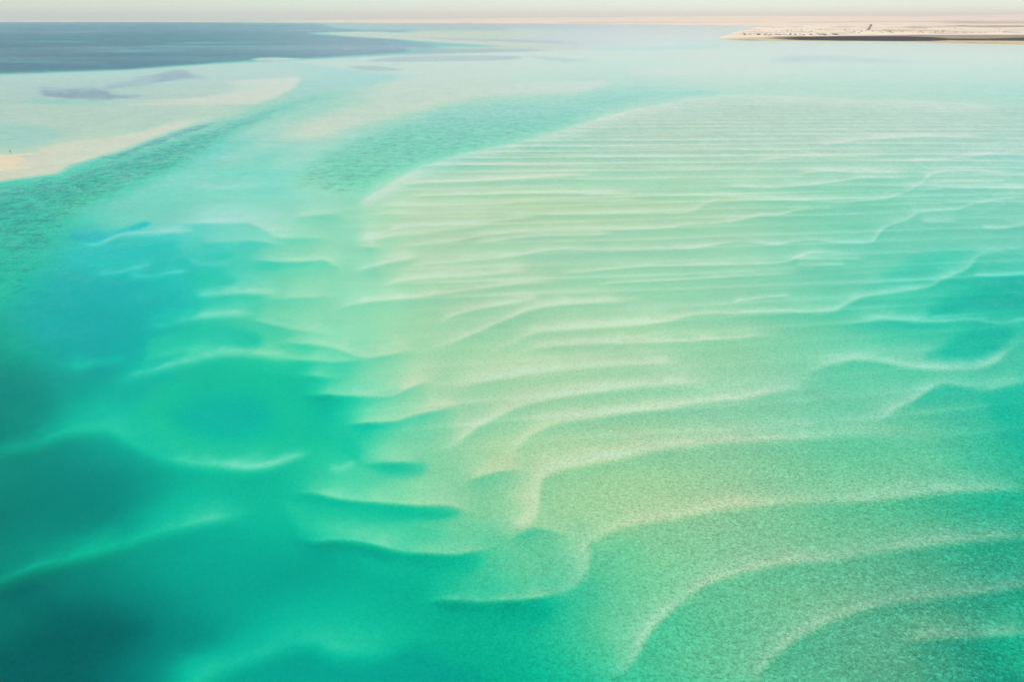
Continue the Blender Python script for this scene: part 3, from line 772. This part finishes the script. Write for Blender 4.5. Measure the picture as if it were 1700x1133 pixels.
lb = .55 * strip(PRX, PRY, 900, 1300, 37.2, 35.6, .5) + .6 * strip(PRX, PRY, 1280, 1800, 36.6, 33.5, .5) + .6 * strip(PRX, PRY, 1540, 2600, 37, 36, 1.6, 1.4)
lb += .35 * sstep(.1, .6, fbm(PRX / 25, PRY * 1.2, 3)) * sstep(.4, 0, np.abs(PRY - shore_row[None]) / 4)
far_land = link('desert_shore', grid_mesh('desert_shore', LX, LY, LZ, dict(brown=np.clip(lb, 0, 1), dark=lb * 0, gold=.12 + 0 * lb)), M_DESERT)
far_land['kind'] = 'structure'

# peninsula
qx = axis([(1194, 1760, 2.0), (1760, 2400, 20)])
front = np.interp(qx, [1194, 1200, 1220, 1260, 1330, 1400, 1500, 1560, 1620, 1700, 2400], [62.6, 64.2, 66.2, 67.3, 68.2, 68.7, 70.0, 71.4, 73, 74.6, 88])
back = np.interp(qx, [1194, 1200, 1207, 1213, 1218, 1225, 1240, 1247, 1258, 1300, 1700, 2400], [62.2, 60, 58, 56.6, 53.2, 51.2, 49, 46.3, 44, 41, 39, 38])
back = np.minimum(back, front - .4)
NQ = 44
QX = np.zeros((NQ, len(qx))); QY = QX.copy(); QZ = QX.copy(); QR = QX.copy(); QPX = QX.copy()
for j in range(NQ):
    u = j / (NQ - 1)
    row = front + (back - front) * u
    h = (0.15 + 2.2 * min(1, u * 4)) * np.minimum(1, (qx - 1193) / 60)
    if j == 0:
        h = h * 0 - 0.8
    if j == NQ - 1:
        h = np.where(qx < 1262, -0.8, 0.6)
    h = np.where((j > 0) & (j < NQ - 1), np.maximum(h, .12) + 0.5 * u * (fbm(qx / 18, qx * 0 + u * 9, 3) + .4) * np.minimum(1, (qx - 1193) / 80), h)
    X_, Y_, _ = ground(qx, row, h)
    QX[j], QY[j], QZ[j], QR[j], QPX[j] = X_, Y_, h, row, qx
fr_b = QR - front[None]          # rows above the waterline (negative = behind)
top_d = np.interp(QPX, [1255, 1290, 1330, 1400, 1500, 1545, 1575, 1640, 1700, 2400], [62.6, 61.6, 60.8, 59.8, 60.0, 61.2, 63.6, 63.8, 62.0, 60])
bot_d = np.interp(QPX, [1255, 1290, 1330, 1400, 1500, 1545, 1575, 1640, 1700, 2400], [63.2, 64.8, 66.2, 67.0, 67.8, 67.6, 66.4, 66.8, 67.2, 67])
pd = sstep(-1.0, .5, QR - top_d) * sstep(-.6, .4, bot_d - QR) * sstep(1262, 1330, QPX)
tb = np.interp(QPX, [1240, 1300, 1400, 1500, 1600, 1700, 2400], [61.5, 60, 58.6, 57.2, 57, 57, 55])
pb = .95 * sstep(-.5, 1.2, QR - tb) * sstep(-.4, .8, bot_d - QR) * sstep(1225, 1320, QPX)
pb += .6 * strip(QPX, QR, 1500, 2600, 42.5, 39.5, 2.0, 2.0, 120) + .5 * strip(QPX, QR, 1440, 1760, 45, 43.2, .6, .6) + .4 * strip(QPX, QR, 1220, 1420, 53, 53, .6, .8) + .4 * strip(QPX, QR, 1330, 2500, 49.6, 50.2, .5, .6)
pb += .45 * sstep(.0, .6, fbm(QPX / 40, QR * .8, 3)) * sstep(1210, 1240, QPX)
pg = .9 * sstep(-.6, .4, QR - bot_d) * (1 - .8 * sstep(.6, 0, front[None] - QR))
pg += .6 * strip(QPX, QR, 1196, 1300, 60.5, 63.5, .7, .8, 15) + .5 * strip(QPX, QR, 1200, 1260, 57, 58.5, .5, .8, 10)
pen = link('peninsula', grid_mesh('peninsula', QX, QY, QZ, dict(brown=np.clip(pb, 0, 1), dark=np.clip(pd, 0, 1), gold=np.clip(pg, 0, 1))), M_DESERT)
pen['kind'] = 'structure'


def on_pen(px, row):
    """a standing point on the peninsula"""
    j = int(np.argmin(np.abs(qx - px)))
    col = QR[:, j]
    k = np.interp(row, col[::-1], np.arange(NQ)[::-1])
    z = float(np.interp(k, np.arange(NQ), QZ[:, j]))
    x, y, _ = ground(px, row, z)
    return float(x), float(y), z


# ---------------------------------------------------------------- things
def tag(o, label, cat, group=None):
    o['label'] = label; o['category'] = cat
    if group:
        o['group'] = group
    return o


def empty(name, loc, rz=0.0):
    o = bpy.data.objects.new(name, None)
    o.location = loc; o.rotation_euler = (0, 0, rz)
    o.empty_display_size = 1
    COL.objects.link(o)
    return o


def bm_bar(bm, a, b, r, n=6, r2=None):
    a = Vector(a); b = Vector(b); d = b - a
    q = d.to_track_quat('Z', 'Y').to_matrix().to_4x4()
    bmesh.ops.create_cone(bm, cap_ends=True, segments=n, radius1=r, radius2=r if r2 is None else r2, depth=d.length,
                          matrix=Matrix.Translation((a + b) / 2) @ q)


def bm_box(bm, c, s, rot=None):
    m = Matrix.Translation(c)
    if rot is not None:
        m = m @ rot
    r = bmesh.ops.create_cube(bm, size=1.0, matrix=m @ Matrix.Diagonal((*s, 1)))
    return r['verts']


def done(bm, name, mat, parent=None, bevel=0.0):
    if bevel:
        bmesh.ops.bevel(bm, geom=bm.edges[:], offset=bevel, segments=1, affect='EDGES')
    me = bpy.data.meshes.new(name); bm.to_mesh(me); bm.free()
    return link(name, me, mat, parent)


# leaning beacon tower on the peninsula
bx, by, bz = on_pen(1441.5, 49.6)
PXM = by / math.cos(PITCH) * 0 + math.hypot(by, ALT) / FPX    # metres per photo pixel there (about)
H = 8.2 * PXM
LEAN = 0.34 * H
steel = plain('rusty_dark_steel', (0.10, 0.075, 0.07), 0.7, .3, .4)
orange = plain('weathered_orange_paint', (0.72, 0.30, 0.06), 0.7, .2, .4)
conc = plain('dark_stained_concrete', (0.13, 0.11, 0.11), 0.9, .25, .3)
whitep = plain('faded_white_paint', (0.62, 0.58, 0.55), 0.8, .15, .3)
tw = empty('beacon_tower', (bx, by, bz))
tag(tw, 'leaning beacon tower with orange box and dark top on the pale peninsula', 'tower')
bm = bmesh.new(); bm_box(bm, (0, 0, .6), (H * .56, H * .4, 2.2)); bm_box(bm, (0, 0, 2.2), (H * .46, H * .34, 1.4)); done(bm, 'base', conc, tw, .15)
hw0, hw1 = H * .17, H * .13


def tp(sx, sy, u):
    hw = hw0 + (hw1 - hw0) * u
    return (LEAN * u + sx * hw, sy * hw, 2.4 + (H * .95 - 2.4) * u)


for sx in (-1, 1):
    for sy in (-1, 1):
        bm = bmesh.new(); bm_bar(bm, tp(sx, sy, 0), tp(sx, sy, .95), H * .026, 6); done(bm, 'leg', steel, tw)
for k in range(4):
    u0, u1 = k * .15, (k + 1) * .15
    bm = bmesh.new()
    for a, b in (((-1, -1), (1, -1)), ((1, -1), (1, 1)), ((1, 1), (-1, 1)), ((-1, 1), (-1, -1))):
        bm_bar(bm, tp(*a, u0), tp(*b, u1), H * .007, 5); bm_bar(bm, tp(*b, u0), tp(*a, u1), H * .007, 5); bm_bar(bm, tp(*a, u1), tp(*b, u1), H * .008, 5)
    done(bm, 'brace', steel, tw)
rl = Matrix.Rotation(math.atan2(LEAN, H), 4, 'Y')
c0 = Vector((LEAN * .70, 0, 2.4 + (H * .95 - 2.4) * .70))
bm = bmesh.new(); bm_box(bm, c0, (H * .28, H * .26, H * .18), rl); done(bm, 'daymark_panel', orange, tw, .2)
bm = bmesh.new(); bm_box(bm, Vector((LEAN * .42, 0, 2.4 + (H * .95 - 2.4) * .42)), (H * .30, H * .28, H * .12), rl); done(bm, 'service_box', whitep, tw, .2)
c1 = Vector((LEAN * .93, 0, 2.4 + (H * .95 - 2.4) * .93))
bm = bmesh.new(); bm_box(bm, c1, (H * .30, H * .28, H * .12), rl); cab = done(bm, 'cabin', steel, tw, .2)
bm = bmesh.new(); bm_bar(bm, c1 + Vector((0, 0, H * .05)), c1 + Vector((H * .03, 0, H * .16)), H * .012); done(bm, 'lantern', steel, cab)

# platform with a tall mast on the horizon
ox, oy, _ = ground(396, 36.2)
ox, oy = float(ox), float(oy)
pm = math.hypot(oy, ALT) / FPX
pf = empty('offshore_platform', (ox, oy, 0))
tag(pf, 'faint flat platform with one tall thin mast on the far left horizon', 'platform')
pale = plain('pale_grey_steel', (0.80, 0.78, 0.76), 0.7, .1, .05)
zd = 3.0 * pm
bm = bmesh.new(); bm_box(bm, (0, 0, zd), (15 * pm, 6 * pm, .8 * pm)); done(bm, 'deck', pale, pf, 1)
for sx in (-1, 1):
    for sy in (-1, 1):
        bm = bmesh.new(); bm_bar(bm, (sx * 6.4 * pm, sy * 2 * pm, -4), (sx * 6.4 * pm, sy * 2 * pm, zd), .35 * pm, 8); done(bm, 'leg', pale, pf)
bm = bmesh.new()
for sx in (-1, 1):
    for sy in (-1, 1):
        bm_bar(bm, (sx * .55 * pm, sy * .55 * pm, zd), (sx * .2 * pm, sy * .2 * pm, zd + 8.6 * pm), .08 * pm, 5)
for k in range(8):
    a = .55 - .043 * k
    bm_bar(bm, (-a * pm, -a * pm, zd + k * pm * 1.05), (a * pm, -a * pm, zd + (k + 1) * pm * 1.05), .1 * pm, 4)
    bm_bar(bm, (a * pm, a * pm, zd + k * pm * 1.05), (-a * pm, a * pm, zd + (k + 1) * pm * 1.05), .1 * pm, 4)
done(bm, 'mast', pale, pf)

# scrub on the peninsula: every bush a thing of its own
bush_mats = [plain('dry_scrub', (0.075, 0.06, 0.045), 0.9, .35, .6), plain('rust_brown_scrub', (0.24, 0.13, 0.06), 0.9, .3, .6)]


def bush_mesh(seed, mat):
    r = random.Random(seed)
    bm = bmesh.new()
    for k in range(34):
        a = r.uniform(0, 6.283); q = math.sqrt(r.random()); h = r.uniform(.1, 1.0) * (1.15 - .75 * q)
        c = Vector((math.cos(a) * q * 1.9, math.sin(a) * q * 1.9, h * 1.7))
        s = r.uniform(.28, .55)
        m = Matrix.Translation(c) @ Matrix.Rotation(r.uniform(0, 6.28), 4, 'Z') @ Matrix.Rotation(r.uniform(-1, 1), 4, 'X') @ Matrix.Diagonal((s * 1.3, s, s * .7, 1))
        bmesh.ops.create_icosphere(bm, subdivisions=0 + 1, radius=1.0, matrix=m) if k % 6 == 0 else bmesh.ops.create_cone(bm, cap_ends=True, segments=4, radius1=1.0, radius2=.15, depth=1.2, matrix=m)
    for k in range(5):
        a = r.uniform(0, 6.283)
        bm_bar(bm, (0, 0, -.1), (math.cos(a) * .9, math.sin(a) * .9, 1.1), .10, 4, .03)
    me = bpy.data.meshes.new('scrub_bush'); bm.to_mesh(me); bm.free()
    me.materials.append(mat)
    return me


bmesh_list = [bush_mesh(11, bush_mats[0]), bush_mesh(12, bush_mats[0]), bush_mesh(13, bush_mats[1])]
r = random.Random(5)
spots = []
for k in range(70):                                   # the dark row along the landward edge of the flat
    spots.append((r.uniform(1235, 1395), 56.6 + r.gauss(0, .5) + (r.random() ** 2) * 1.2, r.uniform(1.0, 2.0), 0))
for k in range(40):
    spots.append((r.uniform(1222, 1420), r.uniform(48, 56), r.uniform(.7, 1.4), 0))
for k in range(34):
    spots.append((r.uniform(1400, 1480), r.gauss(50.8, 1.6), r.uniform(.8, 1.6), 1))
for k in range(46):
    spots.append((r.uniform(1470, 1690), 52.6 + r.gauss(0, .8), r.uniform(.8, 1.7), 2))
for k in range(40):
    spots.append((r.uniform(1260, 1600), r.uniform(42, 47), r.uniform(.8, 1.5), 3))
BUSH_LABEL = {
    0: ('small dark scrub bush on the pale left end of the peninsula', 'scrub on the left end of the peninsula'),
    1: ('small brown scrub bush on pale sand around the leaning beacon tower', 'scrub around the beacon tower'),
    2: ('small brown scrub bush on the pale strip behind the dark mudflat, right of the tower', 'scrub right of the beacon tower'),
    3: ('tiny distant scrub bush far inland on the pale desert plain', 'scrub far inland'),
}
for (x, y, s, g) in spots:
    j = int(np.argmin(np.abs(qx - x)))
    if not (back[j] + .6 < y < front[j] - .8):
        continue
    X_, Y_, Z_ = on_pen(x, y)
    o = bpy.data.objects.new('scrub_bush', r.choice(bmesh_list))
    o.location = (X_, Y_, Z_ - .1); o.rotation_euler = (0, 0, r.uniform(0, 6.28))
    s *= 1.45
    o.scale = (s * r.uniform(.9, 1.6), s, s * r.uniform(.7, 1.1))
    COL.objects.link(o)
    tag(o, BUSH_LABEL[g][0], 'bush', BUSH_LABEL[g][1])


# the lone person on the wet edge of the spit
def person(loc, rz):
    root = empty('person', loc, rz)
    tag(root, 'lone person in dark clothes standing at the water edge of the sand spit', 'person')
    J = [((0, 0, .95), .15), ((0, .01, 1.15), .14), ((0, .01, 1.38), .165), ((0, 0, 1.50), .06), ((0, .01, 1.56), .065), ((0, .02, 1.66), .105), ((0, .02, 1.75), .06),
         ((-.10, 0, .90), .095), ((-.12, .02, .50), .065), ((-.13, -.03, .09), .042), ((-.13, .12, .04), .035),
         ((.10, 0, .90), .095), ((.13, -.02, .50), .065), ((.15, .04, .09), .042), ((.16, .18, .04), .035),
         ((-.20, 0, 1.42), .06), ((-.27, -.02, 1.14), .045), ((-.25, .10, .92), .033), ((-.24, .15, .84), .035),
         ((.20, 0, 1.42), .06), ((.28, -.03, 1.14), .045), ((.27, .07, .90), .033), ((.26, .11, .82), .035)]
    E_ = [(0, 1), (1, 2), (2, 3), (3, 4), (4, 5), (5, 6), (0, 7), (7, 8), (8, 9), (9, 10), (0, 11), (11, 12), (12, 13), (13, 14), (2, 15), (15, 16), (16, 17), (17, 18), (2, 19), (19, 20), (20, 21), (21, 22)]
    me = bpy.data.meshes.new('body')
    me.from_pydata([j[0] for j in J], E_, [])
    o = link('body', me, None, root)
    sk = o.modifiers.new('skin', 'SKIN'); sk.use_smooth_shade = True
    for v, j in zip(me.skin_vertices[0].data, J):
        v.radius = (j[1], j[1])
    me.skin_vertices[0].data[0].use_root = True
    sb = o.modifiers.new('sub', 'SUBSURF'); sb.levels = 1; sb.render_levels = 1
    dg = bpy.context.evaluated_depsgraph_get()
    m2 = bpy.data.meshes.new_from_object(o.evaluated_get(dg))
    o.modifiers.clear(); o.data = m2
    for m in (plain('skin', (0.42, 0.26, 0.18), .6, .05), plain('dark_shirt', (0.035, 0.035, 0.04), .9, .2, 6), plain('dark_trousers', (0.025, 0.025, 0.03), .9, .2, 6)):
        m2.materials.append(m)
    for p in m2.polygons:
        c = p.center
        p.material_index = 2 if .10 < c.z < .98 and abs(c.x) < .21 else (1 if 0.98 <= c.z < 1.49 and not (abs(c.x) > .2 and c.z < 1.0) else 0)
    bm = bmesh.new()
    bmesh.ops.create_uvsphere(bm, u_segments=10, v_segments=7, radius=.118, matrix=Matrix.Translation((0, .005, 1.70)))
    bmesh.ops.delete(bm, geom=[v for v in bm.verts if v.co.z < 1.66 and v.co.y > -.03], context='VERTS')
    done(bm, 'hair', plain('black_hair', (.015, .013, .012), .7, .2, 8), root)
    return root


hx, hy, _ = ground(17.3, 253.4, 0.0)
jx = int(np.argmin(np.abs(PXA - 17.3))); jy = int(np.argmin(np.abs(PYA - 253.4)))
person((float(hx), float(hy), float(Z[jy, jx])), R(200))

# ---------------------------------------------------------------- haze over the whole lagoon
bm = bmesh.new()
bm_box(bm, (0, 8700, 60), (60000, 18600, 200))
hz = done(bm, 'haze', None)
hz['kind'] = 'stuff'
n = NT('pale_haze')
pv = n.n('ShaderNodeVolumePrincipled', {'Color': (1.0, 0.87, 0.83, 1), 'Density': 0.00005, 'Anisotropy': 0.0})
n.t.links.new(pv.outputs[0], n.out.inputs[1])
hz.data.materials.append(n.m)
